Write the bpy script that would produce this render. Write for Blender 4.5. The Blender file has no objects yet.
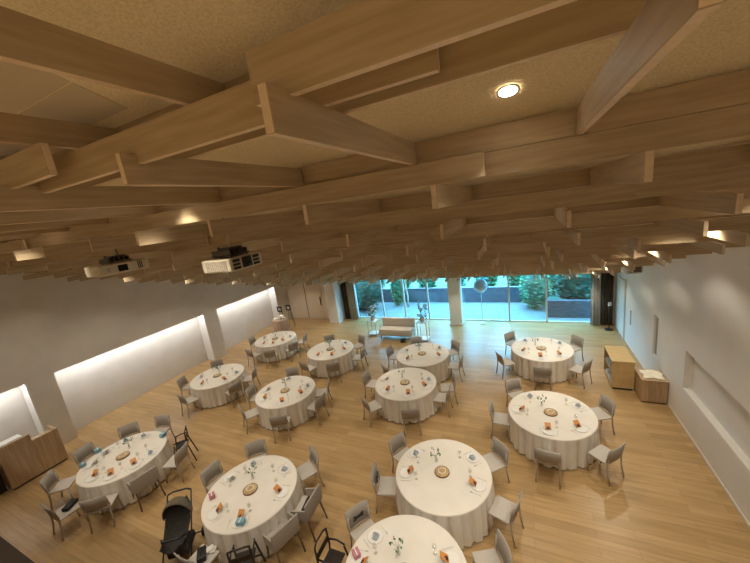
import bpy, bmesh, math, random
from mathutils import Vector, Matrix
random.seed(7)
PI = math.pi
S = bpy.context.scene
C = S.collection

# ------------------------------------------------------------------ camera
cam = bpy.data.cameras.new('camera'); co = bpy.data.objects.new('camera', cam); C.objects.link(co)
cam.sensor_width = 36; cam.lens = 321.53/750*36; cam.clip_start = 0.02; cam.clip_end = 200
rgt = (0.903723, 0.4075125, -0.1312184); dwn = (-0.0265559, -0.252551, -0.9672191); fwd = (-0.4272932, 0.8775828, -0.2174143)
M = Matrix(((rgt[0], -dwn[0], -fwd[0], 0), (rgt[1], -dwn[1], -fwd[1], 0), (rgt[2], -dwn[2], -fwd[2], 5.777), (0, 0, 0, 1)))
co.matrix_world = M
S.camera = co

# ------------------------------------------------------------------ world, exposure
S.view_settings.view_transform = 'Standard'; S.view_settings.look = 'None'
S.view_settings.gamma = 1; S.view_settings.use_curve_mapping = False
S.view_settings.exposure = 0.68
SKY_STRENGTH = 11.5
SPOT_W = 76; SPOT_COL = (0.98, 0.90, 0.745)
BALC_FILL_W = 112  # power of the added fill lamps behind the camera
COVE_W = 23; COVE_COL = (0.96, 0.98, 1.0)
w = bpy.data.worlds.new('World'); S.world = w; w.use_nodes = True
bg = w.node_tree.nodes['Background']; bg.inputs[0].default_value = (0.20, 0.58, 0.90, 1); bg.inputs[1].default_value = SKY_STRENGTH

def area(name, loc, rot, sx, sy, power, col):
    l = bpy.data.lights.new(name, 'AREA'); l.shape = 'RECTANGLE'; l.size = sx; l.size_y = sy; l.energy = power; l.color = col
    o = bpy.data.objects.new(name, l); o.location = loc; o.rotation_euler = rot; C.objects.link(o); return o

# ------------------------------------------------------------------ materials
def mat(name, col, rough=.6, metal=0, spec=.5, **k):
    m = bpy.data.materials.new(name); m.use_nodes = True; nt = m.node_tree; b = nt.nodes['Principled BSDF']
    b.inputs['Base Color'].default_value = (*col, 1); b.inputs['Roughness'].default_value = rough; b.inputs['Metallic'].default_value = metal
    b.inputs['Specular IOR Level'].default_value = spec
    if 'alpha' in k: b.inputs['Alpha'].default_value = k['alpha']
    if 'trans' in k: b.inputs['Transmission Weight'].default_value = k['trans']
    if 'emit' in k: b.inputs['Emission Color'].default_value = (*k['emit'], 1); b.inputs['Emission Strength'].default_value = k.get('es', 1)
    return m
def noisy(name, c1, c2, scale=(1,1,1), nscale=5, rough=.6, detail=6, bump=0, lo=.35, hi=.65, spec=.5, coord='Object', rnd=False):
    m = mat(name, c1, rough, spec=spec); nt = m.node_tree; N = nt.nodes; L = nt.links; b = N['Principled BSDF']
    tc = N.new('ShaderNodeTexCoord'); mp = N.new('ShaderNodeMapping'); mp.inputs['Scale'].default_value = scale
    L.new(tc.outputs[coord], mp.inputs['Vector'])
    if rnd:
        oi = N.new('ShaderNodeObjectInfo'); mu = N.new('ShaderNodeMath'); mu.operation = 'MULTIPLY'; mu.inputs[1].default_value = 37
        L.new(oi.outputs['Random'], mu.inputs[0]); L.new(mu.outputs[0], mp.inputs['Location'])
    no = N.new('ShaderNodeTexNoise'); no.inputs['Scale'].default_value = nscale; no.inputs['Detail'].default_value = detail
    L.new(mp.outputs[0], no.inputs['Vector'])
    cr = N.new('ShaderNodeValToRGB'); cr.color_ramp.elements[0].position = lo; cr.color_ramp.elements[1].position = hi
    cr.color_ramp.elements[0].color = (*c1, 1); cr.color_ramp.elements[1].color = (*c2, 1)
    L.new(no.outputs['Fac'], cr.inputs[0]); L.new(cr.outputs[0], b.inputs['Base Color'])
    if bump:
        bp = N.new('ShaderNodeBump'); bp.inputs['Strength'].default_value = bump; bp.inputs['Distance'].default_value = .01
        L.new(no.outputs['Fac'], bp.inputs['Height']); L.new(bp.outputs[0], b.inputs['Normal'])
    return m
def floor_mat():
    m = mat('oak_floor', (.5, .35, .18), .32); nt = m.node_tree; N = nt.nodes; L = nt.links; b = N['Principled BSDF']
    tc = N.new('ShaderNodeTexCoord')
    br = N.new('ShaderNodeTexBrick'); br.inputs['Scale'].default_value = 1; br.inputs['Brick Width'].default_value = 1.5; br.inputs['Row Height'].default_value = .16
    br.inputs['Mortar Size'].default_value = .003; br.inputs['Mortar Smooth'].default_value = .2; br.offset = .37; br.inputs['Bias'].default_value = 0
    br.inputs['Color1'].default_value = (.39, .25, .108, 1); br.inputs['Color2'].default_value = (.49, .325, .155, 1); br.inputs['Mortar'].default_value = (.29, .19, .09, 1)
    L.new(tc.outputs['Object'], br.inputs['Vector'])
    mp = N.new('ShaderNodeMapping'); mp.inputs['Scale'].default_value = (.7, 9, 1); L.new(tc.outputs['Object'], mp.inputs['Vector'])
    no = N.new('ShaderNodeTexNoise'); no.inputs['Scale'].default_value = 2; no.inputs['Detail'].default_value = 5; L.new(mp.outputs[0], no.inputs['Vector'])
    cr = N.new('ShaderNodeValToRGB'); cr.color_ramp.elements[0].position = .3; cr.color_ramp.elements[1].position = .7
    cr.color_ramp.elements[0].color = (.86, .84, .82, 1); cr.color_ramp.elements[1].color = (1.12, 1.1, 1.08, 1); L.new(no.outputs['Fac'], cr.inputs[0])
    mx = N.new('ShaderNodeMix'); mx.data_type = 'RGBA'; mx.blend_type = 'MULTIPLY'; mx.inputs[0].default_value = 1
    L.new(br.outputs['Color'], mx.inputs[6]); L.new(cr.outputs[0], mx.inputs[7]); L.new(mx.outputs[2], b.inputs['Base Color'])
    return m
Mt = dict(
    floor=floor_mat(),
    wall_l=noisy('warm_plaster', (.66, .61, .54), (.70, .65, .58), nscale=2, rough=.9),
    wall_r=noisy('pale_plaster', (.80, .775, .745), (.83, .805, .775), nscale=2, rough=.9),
    white=mat('white_paint', (.80, .77, .72), .6),
    ceil=noisy('wood_wool_board', (.74, .62, .42), (.86, .75, .55), nscale=95, rough=.95, bump=.35, detail=3, lo=.36, hi=.6),
    panel=mat('smooth_panel', (.62, .53, .41), .8),
    oak_x=noisy('oak_along_x', (.40, .295, .175), (.50, .38, .235), (.6, 9, 9), 4, .55, rnd=True),
    oak_y=noisy('oak_along_y', (.40, .295, .175), (.50, .38, .235), (9, .6, 9), 4, .55, rnd=True),
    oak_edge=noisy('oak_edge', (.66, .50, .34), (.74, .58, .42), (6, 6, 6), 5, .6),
    oak_z=noisy('oak_upright', (.42, .285, .16), (.56, .40, .25), (9, 9, .5), 3, .5),
    oak_pale=noisy('oak_pale', (.60, .42, .19), (.68, .49, .24), (2, 9, 2), 3, .45),
    dark=mat('dark_brown', (.028, .018, .012), .6),
    door=noisy('door_veneer', (.62, .50, .36), (.68, .56, .42), (6, 6, .5), 3, .5),
    cloth=noisy('ivory_cloth', (.79, .735, .66), (.83, .775, .70), nscale=3, rough=.9, spec=.2),
    chair=noisy('greige_fabric', (.37, .325, .28), (.405, .36, .31), nscale=60, rough=.85, spec=.3),
    seat=noisy('seat_fabric', (.50, .45, .40), (.54, .49, .44), nscale=60, rough=.9, spec=.3),
    leg=mat('greige_leg', (.44, .38, .31), .5),
    legd=mat('brown_leg', (.12, .075, .045), .5),
    plate=mat('white_china', (.86, .84, .80), .2),
    napkin=noisy('slate_napkin', (.36, .40, .44), (.48, .52, .55), nscale=20, rough=.9),
    orange=noisy('orange_print', (.60, .23, .05), (.68, .30, .08), nscale=8, rough=.5),
    darkprint=mat('dark_print', (.06, .02, .03), .5),
    steel=mat('steel', (.62, .60, .57), .4, .35),
    glass=mat('clear_glass', (.95, .97, .97), .03),
    slab=noisy('cut_wood', (.42, .26, .12), (.62, .43, .22), nscale=12, rough=.7),
    bark=mat('bark', (.20, .11, .05), .9),
    green=noisy('leaf_green', (.03, .12, .045), (.09, .26, .10), nscale=14, rough=.5),
    green2=noisy('leaf_bright', (.025, .16, .06), (.08, .33, .15), nscale=3, rough=.55),
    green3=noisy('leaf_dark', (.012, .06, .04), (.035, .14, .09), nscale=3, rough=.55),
    petal=mat('white_petal', (.85, .83, .78), .7),
    blue=mat('light_blue_card', (.22, .42, .52), .5),
    pink=mat('pink_paper', (.55, .22, .28), .6),
    black=mat('black_plastic', (.012, .012, .013), .45),
    blackwood=mat('black_wood', (.022, .014, .010), .4),
    strol=noisy('stroller_fabric', (.03, .027, .022), (.05, .045, .038), nscale=30, rough=.9),
    strolcan=noisy('canopy_fabric', (.13, .105, .07), (.16, .13, .09), nscale=30, rough=.9),
    proj=mat('projector_shell', (.62, .55, .42), .5),
    projm=mat('bracket_metal', (.10, .09, .08), .5, .6),
    lens=mat('lens_glass', (.006, .012, .014), .1),
    lamp=mat('lamp_glow', (1, .95, .85), .5, emit=(1, .9, .74), es=20),
    ring=mat('lamp_ring', (.8, .75, .66), .4),
    curtain=noisy('grey_curtain', (.55, .51, .45), (.62, .58, .52), nscale=5, rough=.9),
    curtaind=noisy('dark_curtain', (.10, .08, .065), (.14, .115, .09), nscale=5, rough=.9),
    frame=mat('white_frame', (.72, .72, .70), .4),
    sofa=noisy('pale_upholstery', (.66, .60, .52), (.70, .64, .56), nscale=30, rough=.9),
    pave=noisy('terrace_paving', (.19, .215, .22), (.22, .245, .25), nscale=2, rough=.8),
    stone=noisy('slate_wall', (.045, .06, .085), (.09, .11, .14), (1, 1, 3), 4, .8),
    balloon=mat('balloon_skin', (.42, .66, .95), .35),
    pole=mat('white_pole', (.7, .7, .7), .4),
    trunk=noisy('pale_trunk', (.40, .34, .26), (.55, .48, .38), (2, 2, .5), 8, .9),
    cream=noisy('cream_cloth', (.80, .74, .58), (.88, .82, .68), nscale=8, rough=.9),
    paper=mat('paper', (.75, .73, .68), .7),
    copper=mat('copper_cloth', (.50, .35, .26), .6),
)
# window glass
g = bpy.data.materials.new('window_glass'); g.use_nodes = True; nt = g.node_tree; nt.nodes.remove(nt.nodes['Principled BSDF'])
tr = nt.nodes.new('ShaderNodeBsdfTransparent'); gl = nt.nodes.new('ShaderNodeBsdfGlossy'); gl.inputs['Roughness'].default_value = .02
mxs = nt.nodes.new('ShaderNodeMixShader'); mxs.inputs[0].default_value = .06; tr.inputs[0].default_value = (.93, .98, .99, 1)
nt.links.new(tr.outputs[0], mxs.inputs[1]); nt.links.new(gl.outputs[0], mxs.inputs[2]); nt.links.new(mxs.outputs[0], nt.nodes['Material Output'].inputs[0])
Mt['pane'] = g
g2 = g.copy(); g2.name = 'thin_glass'; g2.node_tree.nodes['Transparent BSDF'].inputs[0].default_value = (.98, .98, .97, 1); g2.node_tree.nodes['Mix Shader'].inputs[0].default_value = .14; Mt['glass'] = g2

# ------------------------------------------------------------------ mesh helpers
def bm_new(): return bmesh.new()
def add_box(bm, x0, x1, y0, y1, z0, z1, bev=0, mtx=None, seg=1):
    r = bmesh.ops.create_cube(bm, size=1); vs = r['verts']
    for v in vs:
        v.co = Vector((x0 + (v.co.x+.5)*(x1-x0), y0 + (v.co.y+.5)*(y1-y0), z0 + (v.co.z+.5)*(z1-z0)))
    if bev:
        es = list({e for v in vs for e in v.link_edges})
        rr = bmesh.ops.bevel(bm, geom=es, offset=bev, segments=seg, affect='EDGES', profile=.5)
        vs = list({v for f in rr['faces'] for v in f.verts} | {v for v in vs if v.is_valid})
    if mtx is not None:
        bmesh.ops.transform(bm, matrix=mtx, verts=[v for v in vs if v.is_valid])
    return vs
def add_tube(bm, pts, r, n=8, r2=None, closed=False):
    pts = [Vector(p) for p in pts]; k = len(pts); rings = []
    for i, p in enumerate(pts):
        if closed: d = pts[(i+1) % k] - pts[i-1]
        else: d = pts[min(i+1, k-1)] - pts[max(i-1, 0)]
        d.normalize(); a = Vector((0, 0, 1)) if abs(d.z) < .9 else Vector((1, 0, 0))
        u = d.cross(a).normalized(); v = d.cross(u)
        rr = r if r2 is None else r + (r2-r)*i/(k-1)
        rings.append([bm.verts.new(p + u*rr*math.cos(2*PI*j/n) + v*rr*math.sin(2*PI*j/n)) for j in range(n)])
    for i in range(k if closed else k-1):
        A = rings[i]; B = rings[(i+1) % k]
        for j in range(n): bm.faces.new((A[j], A[(j+1) % n], B[(j+1) % n], B[j]))
    if not closed:
        bm.faces.new(rings[0][::-1]); bm.faces.new(rings[-1])
def add_lathe(bm, prof, n=24, c=(0, 0, 0), mtx=None):
    rings = []; allv = []
    for (r, z) in prof:
        if r < 1e-5: vv = [bm.verts.new((c[0], c[1], c[2]+z))]
        else: vv = [bm.verts.new((c[0]+r*math.cos(2*PI*j/n), c[1]+r*math.sin(2*PI*j/n), c[2]+z)) for j in range(n)]
        rings.append(vv); allv += vv
    for A, B in zip(rings, rings[1:]):
        for j in range(n):
            a = A[j % len(A)]; b = A[(j+1) % len(A)]; c2 = B[(j+1) % len(B)]; d = B[j % len(B)]
            f = []
            for q in (a, b, c2, d):
                if q not in f: f.append(q)
            if len(f) > 2:
                try: bm.faces.new(f)
                except ValueError: pass
    if mtx is not None: bmesh.ops.transform(bm, matrix=mtx, verts=allv)
    return allv
def add_prism(bm, poly, axis, a, b):
    # poly in the other two axes
    def P(u, v, t):
        return {'x': (t, u, v), 'y': (u, t, v), 'z': (u, v, t)}[axis]
    A = [bm.verts.new(P(u, v, a)) for u, v in poly]; B = [bm.verts.new(P(u, v, b)) for u, v in poly]
    n = len(poly); bm.faces.new(A); bm.faces.new(B[::-1])
    for i in range(n): bm.faces.new((A[i], B[i], B[(i+1) % n], A[(i+1) % n]))
def obj(name, bm, m, parent=None, smooth=False, label=None):
    bmesh.ops.recalc_face_normals(bm, faces=bm.faces)
    me = bpy.data.meshes.new(name); bm.to_mesh(me); bm.free()
    if smooth:
        for f in me.polygons: f.use_smooth = True
    ms = m if isinstance(m, (list, tuple)) else [m]
    for q in ms: me.materials.append(Mt[q] if isinstance(q, str) else q)
    o = bpy.data.objects.new(name, me); C.objects.link(o)
    if parent: o.parent = parent
    if label: o['label'] = label
    return o
def tag(o, label, cat, group=None, kind=None):
    o['label'] = label; o['category'] = cat
    if group: o['group'] = group
    if kind: o['kind'] = kind
    return o
def thing(name, label, cat, loc=(0, 0, 0), rotz=0, group=None):
    o = bpy.data.objects.new(name, None); C.objects.link(o); o.empty_display_size = .1
    o.location = loc; o.rotation_euler = (0, 0, rotz); return tag(o, label, cat, group)
def struct(name, bm, m, parent=None, **k):
    o = obj(name, bm, m, parent, **k)
    if parent is None: o['kind'] = 'structure'
    return o
KIDS = {}
def kids(o):
    if o.name not in KIDS: KIDS[o.name] = [c for c in bpy.data.objects if c.parent == o]
    return KIDS[o.name]
def dup(root, loc, rotz, label, group=None):
    r = root.copy(); C.objects.link(r); r.location = loc; r.rotation_euler = (0, 0, rotz); r['label'] = label
    if group: r['group'] = group
    for ch in kids(root):
        c = ch.copy(); C.objects.link(c); c.parent = r
        for gg in kids(ch):
            d = gg.copy(); C.objects.link(d); d.parent = c
    return r
class Proto:
    """first call moves the source itself, later calls copy it"""
    def __init__(s, root): s.root = root; s.used = False
    def put(s, loc, rotz, label, group=None):
        if not s.used:
            s.used = True; r = s.root; r.location = loc; r.rotation_euler = (0, 0, rotz); r['label'] = label
            if group: r['group'] = group
            return r
        return dup(s.root, loc, rotz, label, group)
def box_obj(name, x0, x1, y0, y1, z0, z1, m, parent=None, bev=0, **k):
    bm = bm_new(); add_box(bm, x0, x1, y0, y1, z0, z1, bev); return obj(name, bm, m, parent, **k)
def sbox(name, x0, x1, y0, y1, z0, z1, m, bev=0, parent=None):
    bm = bm_new(); add_box(bm, x0, x1, y0, y1, z0, z1, bev); return struct(name, bm, m, parent)

# ------------------------------------------------------------------ room shell
XL, XR, YF, YB = -13.1, 3.15, 14.9, -2.6
HEAD = 2.27
sbox('floor', XL-.5, XR+.3, YB-.2, YF+.12, -.2, 0, 'floor')
# left wall : upper wall with three lit recesses below, piers between them
REC = [(1.0, 3.30), (3.90, 9.14), (9.80, 13.75)]; RT = 2.24; RD = .50
bm = bm_new(); add_box(bm, XL-RD-.2, XL, YB, YF+.3, RT, 9)
y = YB
for a, b in REC:
    add_box(bm, XL-RD, XL, y, a, 0, RT); y = b
add_box(bm, XL-RD, XL, y, YF+.3, 0, RT)
add_box(bm, XL-RD-.2, XL-RD, YB, YF+.3, 0, RT)
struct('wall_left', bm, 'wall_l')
n = 1
for a, b in REC:
    bm = bm_new(); add_box(bm, XL-RD+.01, XL-.004, b-.045, b-.003, 0.002, RT-.003); struct('trim_%d' % n, bm, 'white'); n += 1
    area('cove_light', (XL-.07, (a+b)/2, RT-.03), (0, math.radians(22), 0), .05, b-a-.15, COVE_W*(b-a)/5, COVE_COL)
# right wall with niche and slots
NI = (1.2, 8.70, .90, 1.84); SL = [(10.36, 10.68, .80, 1.97), (12.74, 12.90, .80, 1.33)]
bm = bm_new()
def wall_cut(bm, x0, x1, ya, yb, za, zb, cuts):
    ys = sorted({ya, yb, *[c[0] for c in cuts], *[c[1] for c in cuts]})
    for a, b in zip(ys, ys[1:]):
        cc = [c for c in cuts if c[0] <= a and c[1] >= b]
        z = za
        for c in cc: add_box(bm, x0, x1, a, b, z, c[2]); z = c[3]
        add_box(bm, x0, x1, a, b, z, zb)
wall_cut(bm, XR, XR+.14, YB, YF+.3, 0, 9, [NI] + SL)
add_box(bm, XR+.14, XR+.3, YB, YF+.3, 0, 9)
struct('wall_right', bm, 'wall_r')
sbox('trim_4', XR+.004, XR+.136, NI[0]+.01, NI[1]-.01, NI[2]+.001, NI[2]+.02, 'white')
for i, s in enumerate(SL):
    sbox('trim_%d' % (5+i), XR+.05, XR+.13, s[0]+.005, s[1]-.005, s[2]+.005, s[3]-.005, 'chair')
sbox('door_1', XR-.03, XR-.001, 13.55, 14.6, 0.005, 2.15, 'white', .004)
sbox('trim_7', XR-.05, XR-.001, 13.44, 13.54, 0.005, 2.25, 'frame', .004)
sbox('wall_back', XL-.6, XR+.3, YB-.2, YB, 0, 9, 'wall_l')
# balcony under the camera; unseen floor made pale to bounce light upward
sbox('trim_11', XL, XR, -.05, .385, 4.02, 4.2, 'dark')
sbox('floor_balcony', XL, XR, YB, -.052, 4.02, 4.2, 'oak_pale')
# far wall
bm = bm_new()
add_box(bm, XL-.5, XR+.3, YF, YF+.22, HEAD, 4.5)
add_box(bm, XL-.5, -9.45, YF-.2, YF+.2, 0, HEAD)
add_box(bm, -9.45, -8.62, YF+.02, YF+.2, 0, HEAD)
add_box(bm, 2.42, XR, YF+.02, YF+.2, 0, HEAD)
struct('wall_far', bm, 'wall_r')
# veneer double doors in the far wall, left
x = -13.05
for i, (a, b) in enumerate([(-13.05, -11.78), (-11.74, -10.62), (-10.6, -9.98)]):
    d = sbox('door_%d' % (2+i), a, b, YF-.245, YF-.205, .01, 2.2, 'door', .004)
    if i == 1:
        bm = bm_new(); add_box(bm, b-.14, b-.10, YF-.30, YF-.245, .85, 1.35, .005); obj('handle', bm, 'projm', d, label='dark upright handle')
sbox('trim_8', -11.785, -11.735, YF-.235, YF-.203, .01, 2.2, 'dark')
# pillar and pier
sbox('wall_pillar', -9.95, -9.32, 14.05, 14.5, 0, 3.2, 'wall_r', .01)
bm = bm_new(); add_box(bm, -3.33, -2.77, 14.28, 14.74, 0, 3.2, .02); struct('wall_column', bm, 'white')
bm = bm_new(); add_box(bm, -3.36, -2.74, 14.25, 14.279, 0, .09); struct('baseboard_column', bm, 'wall_r')
sbox('baseboard_right', XR-.012, XR-.001, 1, 13.4, 0.001, .06, 'white')

# windows
WX = [-8.60, -7.0, -5.77, -4.51, -3.05, -0.76, 0.74, 2.40]
for i, (a, b) in enumerate(zip(WX, WX[1:])):
    bm = bm_new(); t = .035
    add_box(bm, a+.002, a+t, YF+.06, YF+.14, .0, HEAD-.01); add_box(bm, b-t, b-.002, YF+.06, YF+.14, .0, HEAD-.01)
    add_box(bm, a+t, b-t, YF+.06, YF+.14, .0, .05); add_box(bm, a+t, b-t, YF+.06, YF+.14, HEAD-.06, HEAD-.01)
    wo = struct('window_%d' % (i+1), bm, 'frame')
    bm = bm_new(); add_box(bm, a+t, b-t, YF+.095, YF+.105, .05, HEAD-.06); obj('pane', bm, 'pane', wo)

# curtains
def curtain(x0, x1, y, m, folds, label, depth=.06):
    bm = bm_new(); n_ = folds*8; T = []
    for side in (0, .012):
        for z in (.02, HEAD-.02):
            T.append([bm.verts.new((x0+(x1-x0)*i/n_, y+side+depth*math.sin(2*PI*folds*i/n_), z)) for i in range(n_+1)])
    for i in range(n_):
        bm.faces.new((T[0][i], T[0][i+1], T[1][i+1], T[1][i])); bm.faces.new((T[2][i], T[2][i+1], T[3][i+1], T[3][i]))
        bm.faces.new((T[0][i], T[0][i+1], T[2][i+1], T[2][i])); bm.faces.new((T[1][i], T[1][i+1], T[3][i+1], T[3][i]))
    for i in (0, n_): bm.faces.new((T[0][i], T[1][i], T[3][i], T[2][i]))
    tag(obj('curtain', bm, m, smooth=True), label, 'curtain')
curtain(-9.30, -8.98, 14.72, 'curtaind', 3, 'dark brown gathered curtain beside the left pillar')
curtain(-8.95, -8.45, 14.72, 'curtain', 4, 'grey gathered curtain at the left end of the windows')
curtain(2.30, 2.60, 14.72, 'curtain', 3, 'pale grey gathered curtain at the right end of the windows')
curtain(2.64, 3.05, 14.76, 'curtaind', 4, 'dark folded sheet standing for the dark opening beside the right wall')  # sheet put in where the corner opening is dark

# ------------------------------------------------------------------ ceiling and its board lattice
D = .142; DY = .98; DZ = .29; SLP = DZ/DY; Y0 = 2.2; Z0 = 6.165; TH = .034
def Yk(k): return Y0 + k*DY
def Zk(k): return Z0 - k*DZ
def zc(y): return Z0 + .012 + SLP*(Y0-y)
bm = bm_new(); ya, yb = YB-.1, YF+.2
v = [bm.verts.new(q) for q in ((XL-.1, ya, zc(ya)), (XR+.1, ya, zc(ya)), (XR+.1, yb, zc(yb)), (XL-.1, yb, zc(yb)), (XL-.1, ya, zc(ya)+.1), (XR+.1, ya, zc(ya)+.1), (XR+.1, yb, zc(yb)+.1), (XL-.1, yb, zc(yb)+.1))]
for f in ((0, 1, 2, 3), (7, 6, 5, 4), (0, 4, 5, 1), (1, 5, 6, 2), (2, 6, 7, 3), (3, 7, 4, 0)): bm.faces.new([v[i] for i in f])
ceil = struct('ceiling', bm, 'ceil')
def slopeplate(x0, x1, y0, y1, m, name, dz=.014):
    bm = bm_new(); T = []
    for d in (.0, -dz):
        T += [bm.verts.new((x, y, zc(y)+d)) for x, y in ((x0, y0), (x1, y0), (x1, y1), (x0, y1))]
    for f in ((0, 1, 2, 3), (7, 6, 5, 4), (0, 4, 5, 1), (1, 5, 6, 2), (2, 6, 7, 3), (3, 7, 4, 0)): bm.faces.new([T[i] for i in f])
    return struct(name, bm, m)
slopeplate(-5.2, -1.9, .42, .972, 'panel', 'trim_9', .004)
slopeplate(-5.2, -1.9, .982, 1.20, 'panel', 'trim_10', .004)
ORD = ['nearest the camera', 'second from the camera', 'third from the camera', 'fourth from the camera', 'fifth from the camera', 'sixth from the camera', 'seventh from the camera',
       'seventh back from the windows', 'sixth back from the windows', 'fifth back from the windows', 'fourth back from the windows', 'third back from the windows', 'second back from the windows', 'nearest the windows', 'against the windows']
def beam(x0, x1, y0, y1, z0, z1, m, label, group=None):
    cx, cy, cz = (x0+x1)/2, (y0+y1)/2, (z0+z1)/2
    bm = bm_new(); add_box(bm, x0-cx, x1-cx, y0-cy, y1-cy, z0-cz, z1-cz, .0025)
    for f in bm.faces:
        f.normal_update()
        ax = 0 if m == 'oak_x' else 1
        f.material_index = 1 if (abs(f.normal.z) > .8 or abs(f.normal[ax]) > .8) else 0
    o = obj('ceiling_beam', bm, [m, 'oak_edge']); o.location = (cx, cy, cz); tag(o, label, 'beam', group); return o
NROW = 13
for k in range(-2, NROW+1):
    yk = Yk(k); z = Zk(k); word = ORD[min(max(k+1, 0), 14)]
    gap = .002
    if k == -2: yk = .24
    if k == -1: yk = 1.30
    if k >= -1: pass
    # upper board, flush with the ceiling
    if yk + TH < YF-.05:
        lab = 'long oak board tight under the ceiling, running across the room, %s' % word
        if k == -2: lab = 'long oak board tight under the ceiling directly above the balcony edge'
        beam(XL+.004 if k != -1 else -13.09, XR-.004, yk-TH/2, yk+TH/2, z-D, z, 'oak_x', lab)
    # lower boards: segments that step forward and back
    yl = {-1: 1.27}.get(k, yk)
    segs = []
    if k == 0: cuts = [XL+.004, -9.3, -6.6, -3.4, -.27, XR-.004]
    elif k == -1: cuts = [XL+.004, -8, -5.1, XR-.004]
    else:
        cuts = [XL+.004]; x = XL + (1.3 + 1.1*((k*37) % 5)/2)
        while x < XR-1: cuts.append(x); x += 1.9 + .95*((k*13+int(x*7)) % 3)
        cuts.append(XR-.004)
    if yk < YF-.1 and k > -2:
        for i, (a, b) in enumerate(zip(cuts, cuts[1:])):
            off = -.075 if (i + (k == 0)*1 + 1) % 2 else 0.0
            if k == 0: off = -.08 if (len(cuts)-2-i) % 2 else 0
            if k == -1: off = 0
            top = z-D-gap
            beam(a+(0 if off == 0 else -.06 if i else 0), b+(.06 if off and i < len(cuts)-2 else 0), yl+off-TH/2, yl+off+TH/2, z-2*D, top, 'oak_x',
                 'oak board of the lower layer, running across the room, %s' % word if i else 'oak board of the lower layer meeting the left wall, %s' % word,
                 'lower cross boards %s' % word if i else None)
    # boards pointing at the windows
    x = {-1: .57}.get(k, .28 if k % 2 == 0 else .50)
    xs = []
    q = x
    while q < XR-.1: xs.append(q); q += .94
    q = x-.93
    while q > XL+.1: xs.append(q); q -= .93 + (.0 if k else .0)
    if k == -2: continue
    for q in xs:
        ys = Yk(k-1) - .35; ye = yk - TH/2 - .002
        if k == -1: ys = -.12
        if k == 0: ys = .79 if q > -1 else .90 if q > -2 else .50
        if k == -1 and q > -.9: continue
        if ys > YF-.5: continue
        ye = min(ye, YF-.02)
        j = random.uniform(-.05, .05) if k > 0 else 0
        if k > 1 and random.random() < .06: continue
        beam(q-TH/2+j*.5, q+TH/2+j*.5, ys+j, ye, z-D, z-.008, 'oak_y', 'short oak board pointing at the windows, in the row %s' % word, 'boards pointing at the windows, row %s' % word)
# two boards that step forward near the camera, left
beam(-3.6, -.72, .965, .965+TH, 6.115, 6.262, 'oak_x', 'oak board running across just under the plaster, upper left, butting behind the next')
beam(-.77, XR-.004, .885, .885+TH, 6.146, 6.30, 'oak_x', 'large oak board crossing the top right of the picture')
beam(-1.25, -.24, 1.16, 1.16+TH, 6.185, 6.315, 'oak_x', 'short shadowed oak board tucked behind the large top board')
beam(-5.2, -2.04, .84, .84+TH, 6.14, 6.285, 'oak_x', 'shorter oak board with its square cut end showing, far upper left')

# downlights
def downlight():
    t = thing('downlight', '', 'light')
    bm = bm_new(); add_lathe(bm, [(.044, -.004), (.054, -.006), (.056, 0), (.044, .0)], 24); obj('ring', bm, 'ring', t, True)
    bm = bm_new(); add_lathe(bm, [(0, -.003), (.043, -.003), (.043, -.001), (0, -.001)], 24); obj('lamp_disc', bm, 'lamp', t, label='glowing round lens')
    return t
DL = Proto(downlight())
XB = []
for k in (0, 2, 4, 6, 8, 10, 12):
    yy = Yk(k) - .29 if k == 0 else Yk(k) - .62
    for i, q in enumerate([-.06, -2.9, -5.7, -8.5, -11.3, 2.0]):
        if k == 0 and i in (2, 3): pass
        zz = zc(yy) - .004
        side = ['above the middle right tables', 'above the centre tables', 'above the left-centre tables', 'above the left tables', 'beside the left wall', 'beside the right wall'][i]
        lab = 'small round recessed ceiling light %s, row %s' % (side, ORD[k+1])
        if k == 0 and i == 0: lab = 'bright round recessed ceiling light in the plaster, top right of centre'
        r = DL.put((q, yy, zz), 0, lab, 'recessed ceiling lights')
        r.rotation_euler = (-math.atan(SLP), 0, 0)
        if k == 0: XB.append((q, side))
        l = bpy.data.lights.new('downlight_beam', 'SPOT'); l.energy = SPOT_W; l.color = SPOT_COL; l.energy = SPOT_W*(.7 if i == 4 else 1); l.spot_size = math.radians((0, 0, 0, 0, 108, 116)[i] or 77); l.spot_blend = .6; l.shadow_soft_size = .07
        o = bpy.data.objects.new('downlight_beam', l); o.location = (q, yy, zz-.03); C.objects.link(o)

for q, side in XB:  # unseen lamps added behind the camera to brighten the ceiling boards
    zz = zc(-1.1) - .004
    r = DL.put((q, -1.1, zz), 0, 'added round fill light over the balcony floor %s' % side, 'added balcony fill lights'); r.rotation_euler = (-math.atan(SLP), 0, 0)
    l = bpy.data.lights.new('downlight_beam', 'SPOT'); l.energy = BALC_FILL_W; l.color = SPOT_COL; l.spot_size = math.radians(120); l.spot_blend = .6; l.shadow_soft_size = .07
    o = bpy.data.objects.new('downlight_beam', l); o.location = (q, -1.1, zz-.03); C.objects.link(o)

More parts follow.
